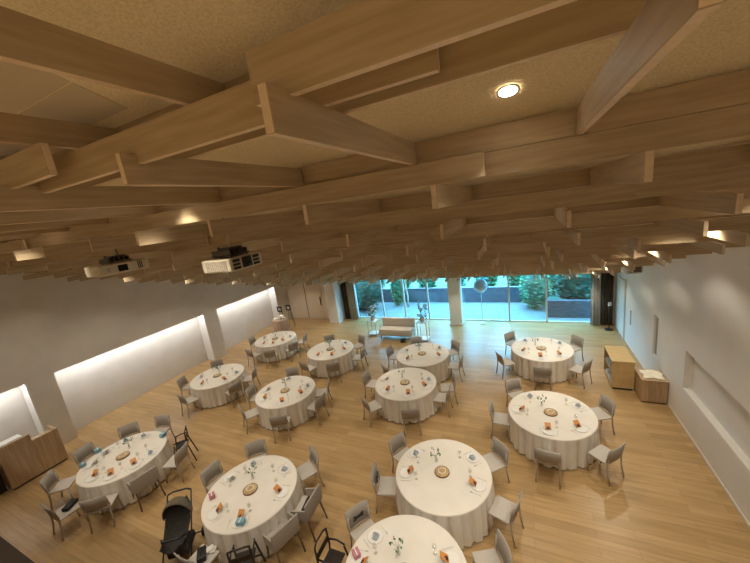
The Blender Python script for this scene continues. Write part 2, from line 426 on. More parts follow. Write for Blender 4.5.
# ------------------------------------------------------------------ tables
TC = [(-1.57, 5.03), (-1.68, 3.13), (-5.06, 3.56), (-9.07, 3.34), (0.41, 7.38), (0.36, 10.77), (-3.32, 7.93), (-3.35, 9.82), (-6.83, 6.74), (-7.01, 9.64), (-10.34, 10.26), (-10.17, 7.01)]
TN = ['middle front table', 'table cut by the bottom edge', 'table beside the stroller', 'table beside the counter', 'near right table', 'far right table',
      'centre table', 'table facing the sofa', 'left-centre table', 'table left of the sofa', 'table by the cake table', 'table by the left lit wall']
HOUR = ['twelve', 'one', 'two', 'three', 'four', 'five', 'six', 'seven', 'eight', 'nine', 'ten', 'eleven']
def hour(ang):  # degrees from +x, twelve = towards the windows
    return HOUR[int(round((90-ang)/30)) % 12]
TT = .715
def table():
    t = thing('round_table', '', 'table', group='round banquet tables')
    bm = bm_new(); add_lathe(bm, [(0, TT-.03), (.88, TT-.03), (.885, TT-.015), (.88, TT), (0, TT)], 48); obj('tabletop', bm, 'door', t)
    for i in range(4):
        a = PI/4 + i*PI/2; bm = bm_new(); add_tube(bm, [(.55*math.cos(a), .55*math.sin(a), TT-.03), (.62*math.cos(a), .62*math.sin(a), 0.0)], .018); obj('leg', bm, 'legd', t)
    return t
def cloth_mesh():
    bm = bm_new(); n_ = 270; rng = random.Random(3)
    prof = [(.45, 0), (.80, 0), (.885, 0), (.900, .006), (.904, .02), (.900, .05), (.894, .14), (.888, .28), (.887, .45), (.889, .60), (.890, .698)]
    ph = [rng.uniform(0, 2*PI) for _ in range(4)]
    def fold(a): return .70*(2*abs(math.cos(13.5*a + .7*math.sin(3*a+ph[0])))**.5-1) + .25*math.cos(16*a+ph[1]+.8*math.sin(5*a)) + .13*math.cos(45*a+ph[2])
    c = bm.verts.new((0, 0, TT+.008)); rings = []
    for (r, dz) in prof:
        t = max(0, (dz-.02)/.68); amp = .062*min(1, t*1.9)**.8 if dz > .02 else 0
        ring = []
        for j in range(n_):
            a = 2*PI*j/n_; rr = r + amp*fold(a) ; ring.append(bm.verts.new((rr*math.cos(a), rr*math.sin(a), TT+.008-dz + (0.0 if dz < .69 else .008*fold(a)))))
        rings.append(ring)
    for j in range(n_): bm.faces.new((c, rings[0][j], rings[0][(j+1) % n_]))
    for A, B in zip(rings, rings[1:]):
        for j in range(n_): bm.faces.new((A[j], B[j], B[(j+1) % n_], A[(j+1) % n_]))
    return bm
def cloth():
    return tag(obj('tablecloth', cloth_mesh(), 'cloth', smooth=True), '', 'tablecloth')
PT = Proto(table()); PC = Proto(cloth())
ZT = TT + .0085

# chairs (origin on floor under seat centre, faces +y)
def chair():
    t = thing('dining_chair', '', 'chair')
    bm = bm_new(); add_box(bm, -.215, .215, -.20, .175, .415, .455, .014, seg=2); obj('seat', bm, 'seat', t, True)
    # curved, slightly reclined back panel
    bm = bm_new(); n_ = 8; G = []
    for s in (0, .022):
        for z, yy in ((.50, -.198), (.66, -.225), (.80, -.252)):
            G.append([bm.verts.new(((-.232 + .464*i/n_), yy - s - .03*(1-((i/n_-.5)*2)**2) , z - (.012 if (i in (0, n_) and z > .79) else 0))) for i in range(n_+1)])
    for A, B in ((0, 1), (1, 2), (3, 4), (4, 5)):
        for i in range(n_): bm.faces.new((G[A][i], G[A][i+1], G[B][i+1], G[B][i]))
    for A, B in ((0, 3), (2, 5)):
        for i in range(n_): bm.faces.new((G[A][i], G[A][i+1], G[B][i+1], G[B][i]))
    for i in (0, n_):
        for a in (0, 1): bm.faces.new((G[a][i], G[a+1][i], G[a+4][i], G[a+3][i]))
    obj('backrest', bm, 'chair', t, True)
    bm = bm_new(); add_box(bm, -.19, .19, -.236, -.212, .455, .485, .004); obj('lower_rail', bm, 'chair', t)
    for sx in (-1, 1):
        bm = bm_new(); add_tube(bm, [(sx*.19, .15, .415), (sx*.20, .17, 0)], .019, 8, .015); obj('leg', bm, 'leg', t, True)
        bm = bm_new(); add_tube(bm, [(sx*.205, -.232, .70), (sx*.205, -.212, .45), (sx*.205, -.222, .25), (sx*.21, -.27, 0)], .018, 8, .016); obj('leg', bm, 'leg', t, True)
    return t
PCH = Proto(chair())
def armchair():
    t = thing('dining_armchair', '', 'chair')
    bm = bm_new(); add_box(bm, -.235, .235, -.20, .185, .40, .455, .016, seg=2); obj('seat', bm, 'seat', t, True)
    bm = bm_new(); add_box(bm, -.265, .265, -.245, -.21, .45, .79, .012, Matrix.Translation((0, -.30*0, 0)), seg=2); obj('backrest', bm, 'chair', t, True)
    for sx in (-1, 1):
        bm = bm_new(); add_prism(bm, [(-.205, .44), (.10, .44), (.12, .60), (-.205, .68)], 'x', sx*.240, sx*.265); obj('armrest', bm, 'chair', t)
        bm = bm_new(); add_tube(bm, [(sx*.21, .15, .40), (sx*.23, .18, 0)], .019, 8, .013); obj('leg', bm, 'legd', t, True)
        bm = bm_new(); add_tube(bm, [(sx*.21, -.20, .42), (sx*.235, -.28, 0)], .020, 8, .014); obj('leg', bm, 'legd', t, True)
    return t
PAR = Proto(armchair())
CH = {1: [(-2.71, 5.6), (-2.83, 4.6), (-.59, 6.0), (-.24, 4.77)],
 2: [(-2.8, 3.78), (-.42, 3.95)],
 5: [(-.43, 8.54), (-.86, 7.26), (1.62, 8.11), (.28, 6.02), (1.48, 6.48)],
 6: [(-.63, 11.77), (-.88, 10.08), (1.48, 11.66), (1.51, 9.94), (.32, 9.37)],
 7: [(-4.71, 8.12), (-4.14, 6.82), (-2.74, 6.66), (-2.02, 7.81), (-1.98, 8.45)],
 8: [(-4.66, 10.0), (-4.29, 8.66), (-3.95, 10.95), (-2.38, 10.77), (-1.99, 9.65)],
 9: [(-7.51, 7.91), (-7.57, 5.64), (-8.12, 6.54), (-6.08, 5.55), (-5.70, 7.42), (-5.46, 6.62)],
 10: [(-7.75, 10.75), (-6.23, 10.84), (-5.6, 9.7), (-6.21, 8.50), (-7.40, 8.36)],
 11: [(-11.63, 10.11), (-10.64, 8.92), (-9.57, 9.03), (-9.05, 10.76), (-8.98, 9.85)],
 12: [(-11.4, 6.45), (-10.25, 5.64), (-8.88, 6.6), (-11.23, 7.84), (-8.98, 7.6)],
 3: [(-5.95, 4.58), (-6.4, 3.69), (-4.36, 4.73), (-3.70, 3.80), (-3.82, 3.10), (-5.11, 2.16)],
 4: [(-7.77, 3.08), (-8.2, 2.3), (-10.22, 2.31), (-8.98, 1.95), (-10.55, 3.15), (-10.34, 4.09), (-9.69, 4.66), (-7.72, 3.92)]}
SEATS = {}
for ti, lst in CH.items():
    cx, cy = TC[ti-1]; used = []
    for bx, by in lst:
        a = math.atan2(by-cy, bx-cx); r = max(math.hypot(bx-cx, by-cy), 1.30) - .255
        if ti == 4 and (bx, by) == (-8.98, 1.95): r = 1.22
        h = hour(math.degrees(a))
        st = SEATS.setdefault(ti, [])
        if h in used:
            i0 = HOUR.index(h); ex = (90-math.degrees(a))/30
            h = min((HOUR[(i0+q) % 12] for q in (-1, 1, -2, 2) if HOUR[(i0+q) % 12] not in used), key=lambda w_: abs((HOUR.index(w_)-ex+6) % 12-6))
        h2 = h; used.append(h)
        extra = ''
        arm = (ti, round(bx, 2)) in ((4, -7.77), (3, -3.70), (3, -3.82))
        (PAR if arm else PCH).put((cx+r*math.cos(a), cy+r*math.sin(a), 0), a+PI/2 + random.uniform(-.1, .1), ('brown-legged greige armchair' if arm else 'greige chair') + ' at the %s o\'clock seat of the %s' % (h2, TN[ti-1]), 'dining chairs around the %s' % TN[ti-1])
        st.append((a, h2))
SEATS[3] = [SEATS[3][q] for q in (0, 1, 2, 3)] + [(math.radians(-112), 'seven'), (math.radians(-62), 'five')]
SEATS[2] = SEATS[2] + [(math.radians(-172), 'nine'), (math.radians(-20), 'four')]

# place settings
def plate():
    t = tag(obj('dinner_plate', (lambda b: (add_lathe(b, [(0, 0), (.070, 0), (.122, .012), (.125, .016), (.119, .016), (.073, .006), (0, .005)], 28), b)[1])(bm_new()), 'plate', smooth=True), '', 'plate'); return t
def napkin():
    bm = bm_new()
    for i in range(3): add_box(bm, -.055+.004*i, .055-.004*i, -.045, .045-.006*i, .0+.011*i, .010+.011*i, .004, Matrix.Rotation(.3+.25*i, 4, 'Z'))
    add_prism(bm, [(-.04, .033), (.04, .033), (0, .075)], 'y', -.03, .03)
    return tag(obj('folded_napkin', bm, 'napkin'), '', 'napkin')
def card():
    t = thing('menu_card', '', 'menu card')
    Mx = Matrix.Translation((0, .02, .004)) @ Matrix.Rotation(math.radians(-52), 4, 'X')
    bm = bm_new(); add_box(bm, -.058, .058, -.0025, 0, 0, .148, 0, Mx); obj('front_leaf', bm, 'orange', t, label='orange-brown front leaf')
    bm = bm_new(); add_box(bm, -.058, .058, .0005, .003, .002, .146, 0, Mx); add_box(bm, -.03, .03, .115, .118, 0, .075); obj('back_leaf', bm, 'napkin', t, label='slate-grey back leaf')
    bm = bm_new(); add_box(bm, -.034, .026, -.0045, -.003, .006, .05, 0, Mx); add_box(bm, -.012, .016, -.0045, -.003, .051, .07, 0, Mx)
    obj('printed_figure', bm, 'darkprint', t, label='dark printed figure')
    return t
def fork():
    bm = bm_new(); add_box(bm, -.004, .004, -.095, .04, 0, .003, .001); add_box(bm, -.012, .012, .04, .055, 0, .003, .001)
    for i in range(4): add_box(bm, -.0115+.0065*i, -.0080+.0065*i, .055, .095, 0, .003)
    return tag(obj('fork', bm, 'steel'), '', 'fork')
def knife():
    bm = bm_new(); add_box(bm, -.005, .005, -.10, .0, 0, .004, .001); add_prism(bm, [(-.006, .0), (.008, .0), (.008, .08), (-.006, .105)], 'z', 0, .002)
    return tag(obj('knife', bm, 'steel'), '', 'knife')
def wineglass():
    bm = bm_new(); add_lathe(bm, [(0, 0), (.032, .001), (.030, .003), (.005, .006), (.004, .07), (.018, .085), (.031, .11), (.033, .14), (.028, .17), (.026, .17), (.031, .14), (.029, .112), (.016, .088), (0, .082)], 18)
    return tag(obj('wine_glass', bm, 'glass', smooth=True), '', 'glass')
P = dict(plate=Proto(plate()), napkin=Proto(napkin()), card=Proto(card()), fork=Proto(fork()), knife=Proto(knife()), glass=Proto(wineglass()))
def at(c, a, r, s): return (c[0] + r*math.cos(a) - s*math.sin(a), c[1] + r*math.sin(a) + s*math.cos(a))
def slab():
    t = thing('wood_slice', '', 'centrepiece')
    bm = bm_new(); add_lathe(bm, [(0, .028), (.128, .028), (.130, .004), (.126, 0), (0, 0)], 28); obj('cut_face', bm, 'slab', t)
    bm = bm_new(); add_lathe(bm, [(.131, .001), (.140, .004), (.141, .026), (.131, .029)], 28); obj('bark_rim', bm, 'bark', t)
    bm = bm_new(); add_tube(bm, [((.065+.008*math.cos(9*q))*math.cos(q), (.065+.008*math.cos(9*q))*math.sin(q), .038) for q in [2*PI*i/36 for i in range(36)]], .010, 6, closed=True)
    obj('dried_wreath', bm, 'cream', t)
    return t
def vase():
    t = thing('glass_bud_vase', '', 'vase')
    bm = bm_new(); add_lathe(bm, [(0, 0), (.028, 0), (.030, .01), (.030, .075), (.012, .10), (.012, .13), (.010, .13), (.010, .10), (.027, .073), (.027, .008), (0, .006)], 18); obj('glass_body', bm, 'glass', t, True)
    bm = bm_new(); rng = random.Random(5); tips = []
    for i in range(6):
        a = i*1.05+.3; tip = (.09*math.cos(a), .09*math.sin(a), .20+.03*(i % 3)); add_tube(bm, [(0, 0, .02), (.01*math.cos(a), .01*math.sin(a), .13), tip], .002, 5); tips.append(tip)
    obj('stems', bm, 'green', t)
    bm = bm_new()
    for tx, ty, tz in tips:
        for j in range(3):
            a = rng.uniform(0, 6.28); mt = Matrix.Translation((tx+.018*math.cos(a), ty+.018*math.sin(a), tz-.02*j)) @ Matrix.Rotation(a, 4, 'Z') @ Matrix.Rotation(rng.uniform(.3, 1.2), 4, 'Y')
            add_lathe(bm, [(0, -.003), (.018, 0), (0, .003)], 6, mtx=mt @ Matrix.Diagonal((1.4, .7, 1, 1)))
    obj('leaves', bm, 'green', t)
    bm = bm_new()
    for tx, ty, tz in tips[::2]: add_lathe(bm, [(0, 0), (.014, .004), (.017, .014), (.008, .020), (0, .021)], 9, (tx, ty, tz))
    obj('blossoms', bm, 'petal', t)
    return t
PS = Proto(slab()); PV = Proto(vase())
for i, (cx, cy) in enumerate(TC):
    nm = TN[i]
    PT.put((cx, cy, 0), .3*i, 'round banquet table hidden under its cloth, the %s' % nm, 'round banquet tables')
    PC.put((cx, cy, 0), 1.1*i, 'ivory floor-length cloth over the %s' % nm, 'ivory tablecloths')
    PS.put((cx, cy-.02, ZT), .7*i, 'round bark-edged wood slice in the middle of the %s' % nm, 'wood slice centrepieces')
    PV.put((cx-.17, cy+.22, ZT), 1.3*i, 'small glass vase of white sprigs on the %s' % nm, 'bud vases')
    for s, (a, h) in enumerate(SEATS[i+1]):
        rr = .70; where = 'at the %s o\'clock seat of the %s' % (h, nm)
        jit = random.uniform(-.02, .02)
        x, y = at((cx, cy), a, rr, jit); P['plate'].put((x, y, ZT), 0, 'round white plate ' + where, 'dinner plates on the %s' % nm)
        if math.sin(a) < .3 or (i == 1 and s == 1):
            x, y = at((cx, cy), a, rr-.02, jit)
            P['card'].put((x, y, ZT+.0165), a+PI/2+random.uniform(-.3, .3), 'orange-brown card ' + where, 'folded cards on the %s' % nm)
        else:
            x, y = at((cx, cy), a, rr-.01, jit)
            P['napkin'].put((x, y, ZT+.0165), a+PI/2+random.uniform(-.4, .4), 'slate-grey napkin ' + where, 'napkins on the %s' % nm)
        x, y = at((cx, cy), a, rr, jit-.175); P['fork'].put((x, y, ZT), a+PI/2, 'steel fork ' + where, 'forks on the %s' % nm)
        x, y = at((cx, cy), a, rr, jit+.165); P['knife'].put((x, y, ZT), a+PI/2, 'steel knife ' + where, 'knives on the %s' % nm)
        x, y = at((cx, cy), a, rr-.2, jit+.14); P['glass'].put((x, y, ZT), 0, 'clear wine glass ' + where, 'wine glasses on the %s' % nm)

# small blue gift boxes and odd things on the tables
def giftbox(x, y, m, label, rz=.4, s=(.07, .05, .06)):
    t = thing('gift_box', label, 'box', (x, y, ZT), rz)
    bm = bm_new(); add_box(bm, -s[0], s[0], -s[1], s[1], 0, s[2]*1.3, .004); obj('box_body', bm, m, t)
    bm = bm_new(); add_box(bm, -s[0]-.003, s[0]+.003, -s[1]-.003, s[1]+.003, s[2]*1.3+.0005, s[2]*1.3+.018, .003); obj('lid', bm, m, t)
    bm = bm_new(); add_box(bm, -.008, .008, -s[1]-.005, s[1]+.005, s[2]*1.3+.019, s[2]*1.3+.023); obj('ribbon', bm, 'petal', t)
giftbox(-4.66, 2.93, 'blue', 'light blue box at the near edge of the table beside the stroller')
giftbox(-5.68, 3.16, 'pink', 'pink-topped small box at the left edge of the table beside the stroller', 1.0, (.05, .05, .06))
giftbox(-9.97, 3.22, 'blue', 'light blue box at the upper left of the table beside the wooden counter', 1.2)
giftbox(-9.72, 2.80, 'blue', 'light blue box at the left end of the table beside the wooden counter', .9, (.05, .04, .06))
giftbox(-8.76, 4.13, 'blue', 'light blue box at the far end of the table beside the wooden counter', 1.8)
giftbox(-2.45, 3.12, 'pink', 'pinkish small box at the left edge of the table cut by the bottom edge', .9, (.05, .06, .05))

# black straps tied on two chair backs, small bags on seats
def bow(x, y, z, rz, label):
    t = thing('ribbon_bow', label, 'bow', (x, y, z), rz)
    bm = bm_new()
    for s in (-1, 1): add_prism(bm, [(s*.012, -.012), (s*.10, -.04), (s*.085, 0), (s*.10, .045), (s*.012, .012)], 'y', -.012, .012)
    obj('loops', bm, 'black', t)
    bm = bm_new(); add_box(bm, -.018, .018, -.017, .017, -.018, .018, .005); obj('knot', bm, 'black', t)
def chair_face(ti, idx):
    cx, cy = TC[ti-1]; bx, by = CH[ti][idx]; a = math.atan2(by-cy, bx-cx); r = max(math.hypot(bx-cx, by-cy), 1.30) - .255
    return cx, cy, a, r
for ti, idx, lab in ((1, 1, 'black ribbon bow on the back of the left chair at the middle front table'), (2, 0, 'black ribbon bow on the chair back left of the table cut by the bottom edge')):
    cx, cy, a, r = chair_face(ti, idx)
    bow(cx+(r+.195)*math.cos(a), cy+(r+.195)*math.sin(a), .66, a+PI/2, lab)
def handbag(x, y, z, rz, m, label, s=(.15, .06, .13)):
    t = thing('handbag', label, 'bag', (x, y, z), rz)
    bm = bm_new(); add_box(bm, -s[0], s[0], -s[1], s[1], 0, s[2], .02, seg=2); obj('bag_body', bm, m, t, True)
    bm = bm_new(); add_tube(bm, [(s[0]*.6*math.cos(q), 0, s[2]-.004+.07*math.sin(q)) for q in [PI*i/8 for i in range(9)]], .006, 6); obj('handle', bm, m, t, True)
cx, cy, a, r = chair_face(3, 3); handbag(cx+(r+.06)*math.cos(a), cy+(r+.06)*math.sin(a), .457, a+PI/2, 'black', 'black block for the dark gap in the chair right of the table beside the stroller', (.15, .05, .10))  # black bag shape added for the darkness in the chair-back gap
cx, cy, a, r = chair_face(4, 3); handbag(cx+(1.16)*math.cos(a), cy+(1.16)*math.sin(a), .457, a+.4, 'black', 'black handbag on the chair at the near left of the counter-side table', (.14, .07, .08))
cx, cy, a, r = chair_face(3, 5); handbag(cx+(r)*math.cos(a), cy+(r)*math.sin(a), .457, a+.9, 'black', 'black bag with white scarf on the chair below the stroller', (.12, .07, .10))
bm = bm_new(); add_box(bm, -.10, .10, -.06, .06, 0, .035, .015, Matrix.Rotation(.5, 4, 'Z')); add_box(bm, -.07, .07, -.05, .05, .036, .06, .012, Matrix.Rotation(1.1, 4, 'Z'))
o = tag(obj('scarf', bm, 'paper'), 'crumpled white scarf on the chair below the stroller', 'scarf'); o.location = (cx+(r-.12)*math.cos(a)+.04, cy+(r-.12)*math.sin(a), .457)

# ------------------------------------------------------------------ children's high chairs
def highchair():
    t = thing('wooden_high_chair', '', 'high chair')
    for sx in (-1, 1):
        bm = bm_new(); add_tube(bm, [(sx*.17, .13, .60), (sx*.215, .24, 0)], .016, 8); obj('leg', bm, 'blackwood', t, True)
        bm = bm_new(); add_tube(bm, [(sx*.165, -.16, .86), (sx*.17, -.15, .55), (sx*.215, -.26, 0)], .016, 8); obj('leg', bm, 'blackwood', t, True)
        bm = bm_new(); add_tube(bm, [(sx*.165, -.15, .66), (sx*.18, 0, .67), (sx*.165, .15, .64)], .014, 8); obj('armrest', bm, 'blackwood', t, True)
    bm = bm_new(); add_box(bm, -.16, .16, -.15, .14, .46, .48, .006); obj('seat', bm, 'blackwood', t)
    bm = bm_new(); add_box(bm, -.16, .16, -.172, -.152, .62, .72, .006); obj('backrest', bm, 'blackwood', t)
    bm = bm_new(); add_tube(bm, [(-.165, -.16, .86), (-.10, -.175, .885), (.10, -.175, .885), (.165, -.16, .86)], .015, 8); obj('top_rail', bm, 'blackwood', t, True)
    bm = bm_new(); add_box(bm, -.195, .195, .18, .20, .22, .25, .004); obj('footrest', bm, 'blackwood', t)
    return t
PH = Proto(highchair())
for ti, ang, r, h, lab in ((4, 50, 1.20, 1, 'dark wooden high chair at the far right of the counter-side table'),
                      (3, -52, 1.18, 1, 'black high chair pushed in at the near side of the stroller-side table'),
                      (2, -178, 1.22, 1, 'black high chair left of the table cut by the bottom edge')):
    cx, cy = TC[ti-1]; a = math.radians(ang)
    PH.put((cx+r*math.cos(a), cy+r*math.sin(a), 0), a+PI/2, lab, 'dark wooden high chairs')

# ------------------------------------------------------------------ stroller
def stroller(x, y, rz):
    t = thing('stroller', 'dark folded-hood baby stroller beside the front table, near the bottom', 'stroller', (x, y, 0), rz)
    for sx in (-1, 1):
        bm = bm_new(); add_tube(bm, [(sx*.24, .34, .09), (sx*.23, .05, .42), (sx*.21, -.42, .98)], .013, 8); obj('frame_tube', bm, 'black', t, True)
        bm = bm_new(); add_tube(bm, [(sx*.24, -.30, .09), (sx*.23, .05, .42)], .012, 8); obj('frame_tube', bm, 'black', t, True)
        for yy in (.34, -.30):
            bm = bm_new()
            add_lathe(bm, [(0, -.018), (.085, -.018), (.09, -.008), (.09, .008), (.085, .018), (0, .018)], 20, mtx=Matrix.Translation((sx*.27, yy, .09)) @ Matrix.Rotation(PI/2, 4, 'Y'))
            wh = obj('wheel', bm, 'black', t, True)
            bm = bm_new(); add_lathe(bm, [(0, -.021), (.03, -.021), (.03, .021), (0, .021)], 12, mtx=Matrix.Translation((sx*.27, yy, .09)) @ Matrix.Rotation(PI/2, 4, 'Y')); obj('hub', bm, 'steel', wh)
    bm = bm_new(); add_tube(bm, [(-.21, -.42, .98), (-.12, -.45, 1.0), (.12, -.45, 1.0), (.21, -.42, .98)], .015, 8); obj('handlebar', bm, 'black', t, True)
    # padded seat tub
    bm = bm_new(); sec = [(.36, .44, .15), (.30, .38, .18), (.10, .38, .20), (-.10, .50, .21), (-.26, .74, .20), (-.30, .84, .16)]; R = []
    for (yy, zz, hw) in sec:
        R.append([bm.verts.new((hw*math.cos(q)*1.05, yy, zz + .13*(1-math.sin(q))*(1 if math.sin(q) < .99 else 1) if False else zz + .14*abs(math.cos(q))**2)) for q in [PI*i/10 for i in range(11)]])
    for A, B in zip(R, R[1:]):
        for i in range(10): bm.faces.new((A[i], A[i+1], B[i+1], B[i]))
    so = obj('seat_tub', bm, 'strol', t, True); so.modifiers.new('s', 'SOLIDIFY').thickness = .03
    # hood: part of an ellipsoid shell
    bm = bm_new(); R = []
    for i in range(9):
        th = math.radians(10 + 95*i/8)
        R.append([bm.verts.new((.25*math.cos(q), -.14 - .30*math.cos(th)*math.sin(q)*1.0, .70 + .36*math.sin(th)*math.sin(q))) for q in [PI*j/12 for j in range(13)]])
    for A, B in zip(R, R[1:]):
        for i in range(12): bm.faces.new((A[i], A[i+1], B[i+1], B[i]))
    bmesh.ops.remove_doubles(bm, verts=bm.verts, dist=.001)
    so = obj('hood', bm, 'strolcan', t, True, label='brownish folding hood'); so.modifiers.new('s', 'SOLIDIFY').thickness = .015
    bm = bm_new(); add_tube(bm, [(-.20, .16, .58), (-.15, .26, .62), (.15, .26, .62), (.20, .16, .58)], .018, 8); obj('bumper_bar', bm, 'black', t, True)
    bm = bm_new(); add_box(bm, -.18, .18, -.20, .20, .16, .30, .02); obj('basket', bm, 'strol', t)
stroller(-5.93, 2.55, math.radians(-143))

# ------------------------------------------------------------------ left counter
t = thing('reception_counter', 'stepped oak counter against the lit recess, left edge', 'counter', (0, 0, 0))
bm = bm_new(); add_box(bm, -12.07, -12.02, 2.10, 2.72, .05, 1.22, .004); add_box(bm, -12.50, -12.071, 2.10, 2.14, .05, 1.22, .004); obj('tall_front', bm, 'oak_z', t)
bm = bm_new(); add_box(bm, -12.07, -12.02, 2.722, 3.24, .05, 1.02, .004); obj('low_front', bm, 'oak_z', t)
bm = bm_new(); add_box(bm, -12.50, -12.071, 3.20, 3.24, .05, 1.02, .004); obj('end_panel', bm, 'oak_z', t)
bm = bm_new(); add_box(bm, -12.50, -12.072, 2.145, 3.195, .05, .90, .004); obj('worktop', bm, 'oak_z', t)
bm = bm_new(); add_box(bm, -12.45, -12.05, 2.12, 3.22, 0, .049); obj('plinth', bm, 'dark', t)
t = thing('serving_box', 'white-topped box with black rim behind the tall front of the counter', 'box', (-12.30, 2.42, .901), 0)
bm = bm_new(); add_box(bm, -.17, .17, -.24, .24, 0, .27, .006); obj('rim', bm, 'black', t)
bm = bm_new(); add_box(bm, -.14, .14, -.21, .21, .271, .31, .006); obj('liner', bm, 'paper', t)
t = thing('dark_cabinet', 'dark brown cabinet at the left edge beside the counter', 'cabinet', (0, 0, 0))
bm = bm_new(); add_box(bm, -13.05, -12.25, 1.15, 2.06, .0, .80, .005); obj('body', bm, 'dark', t)
bm = bm_new(); add_box(bm, -13.07, -12.23, 1.13, 2.08, .801, .83, .004); obj('top', bm, 'dark', t)

# ------------------------------------------------------------------ right cabinets
t = thing('shelf_cabinet', 'pale oak cabinet with open shelves, beside the right wall', 'cabinet', (2.07, 9.9, 0))
bm = bm_new(); add_box(bm, 0, .50, 0, .025, .06, .84); obj('side_panel', bm, 'oak_pale', t)
bm = bm_new(); add_box(bm, 0, .50, .975, 1.0, .06, .84); obj('side_panel', bm, 'oak_pale', t)
bm = bm_new(); add_box(bm, .475, .50, .026, .974, .06, .84); obj('back_panel', bm, 'oak_pale', t)
bm = bm_new(); add_box(bm, -.01, .51, -.01, 1.01, .841, .87, .003); obj('top', bm, 'oak_pale', t)
for z in (.07, .45): bm = bm_new(); add_box(bm, .005, .474, .026, .974, z, z+.025); obj('shelf', bm, 'oak_pale', t)
bm = bm_new(); add_box(bm, .03, .47, .03, .97, 0, .059); obj('plinth', bm, 'dark', t)
rng = random.Random(4)
for z, nm in ((.095, 'lower'), (.475, 'upper')):
    for i in range(3):
        yy = 10.0 + i*.28
        bm = bm_new()
        for j in range(4): add_box(bm, -.13, .13, -.10, .10, .001+.03*j, .028+.03*j, .004, Matrix.Rotation(rng.uniform(-.1, .1), 4, 'Z'))
        o = tag(obj('folded_linen_stack', bm, 'paper'), 'stack of white linen on the %s shelf of the oak cabinet, %s' % (nm, ['near end', 'middle', 'far end'][i]), 'linen', 'linen stacks in the oak cabinet'); o.location = (2.22, yy+.06, z+.001)
t = thing('slatted_cabinet', 'low brown oak cabinet with upright grain against the right wall', 'cabinet', (2.60, 9.40, 0))
bm = bm_new(); add_box(bm, 0, .53, 0, .60, .03, .62, .004); obj('body', bm, 'oak_z', t)
for i in range(7):
    bm = bm_new(); add_box(bm, .01+.074*i, .076+.074*i, -.012, -.001, .04, .61, .002); obj('front_slat', bm, 'oak_z', t)
bm = bm_new(); add_box(bm, -.01, .54, -.015, .61, .621, .645, .003); obj('top', bm, 'oak_z', t)
bm = bm_new(); add_box(bm, .03, .5, .03, .57, 0, .029); obj('plinth', bm, 'dark', t)
bm = bm_new(); n_ = 22; V = []
rng = random.Random(9)
for i in range(n_+1):
    row = []
    for j in range(n_+1):
        u = i/n_*2-1; v_ = j/n_*2-1; e = 1+.10*math.sin(5*math.atan2(v_, u)+.5)
        h = .012 + .045*max(0, 1-(u*u+v_*v_)*.6)*(.6+.4*math.sin(7*u+3*v_)*math.cos(5*v_-2*u))
        row.append(bm.verts.new((u*.21*e, v_*.22*e, h)))
    V.append(row)
for i in range(n_):
    for j in range(n_): bm.faces.new((V[i][j], V[i+1][j], V[i+1][j+1], V[i][j+1]))
o = tag(obj('crumpled_cloth', bm, 'cream', smooth=True), 'crumpled cream cloth heaped on the low cabinet by the right wall', 'cloth'); o.location = (2.88, 9.70, .648)
o.modifiers.new('s', 'SOLIDIFY').thickness = .008

# ------------------------------------------------------------------ sofa, flower stands, cake table
t = thing('sofa', 'pale armless two-seat sofa in front of the windows', 'sofa', (-5.38, 12.62, 0))
bm = bm_new(); add_box(bm, -.78, .78, -.30, .30, .17, .42, .03, seg=2); obj('seat', bm, 'sofa', t, True)
bm = bm_new(); add_box(bm, -.78, .78, .22, .38, .421, .84, .03, Matrix.Translation((0, 0, 0)), seg=2); obj('backrest', bm, 'sofa', t, True)
bm = bm_new(); add_box(bm, -.76, .76, -.30, .20, .421, .47, .02, seg=2); obj('seat_cushion', bm, 'sofa', t, True)
for sx in (-1, 1):
    for yy in (-.24, .3): bm = bm_new(); add_tube(bm, [(sx*.70, yy, .169), (sx*.72, yy, 0)], .018, 8, .012); obj('leg', bm, 'legd', t, True)
bm = bm_new(); rng = random.Random(2)
for i in range(5): add_box(bm, -.12, .12, -.06, .06, 0.001+i*.03, .05+i*.03, .02, Matrix.Rotation(rng.uniform(-.5, .5), 4, 'Z'))
tag(obj('dark_bag', bm, 'strol'), 'dark bag on the floor in front of the sofa', 'bag').location = (-4.95, 12.15, 0)
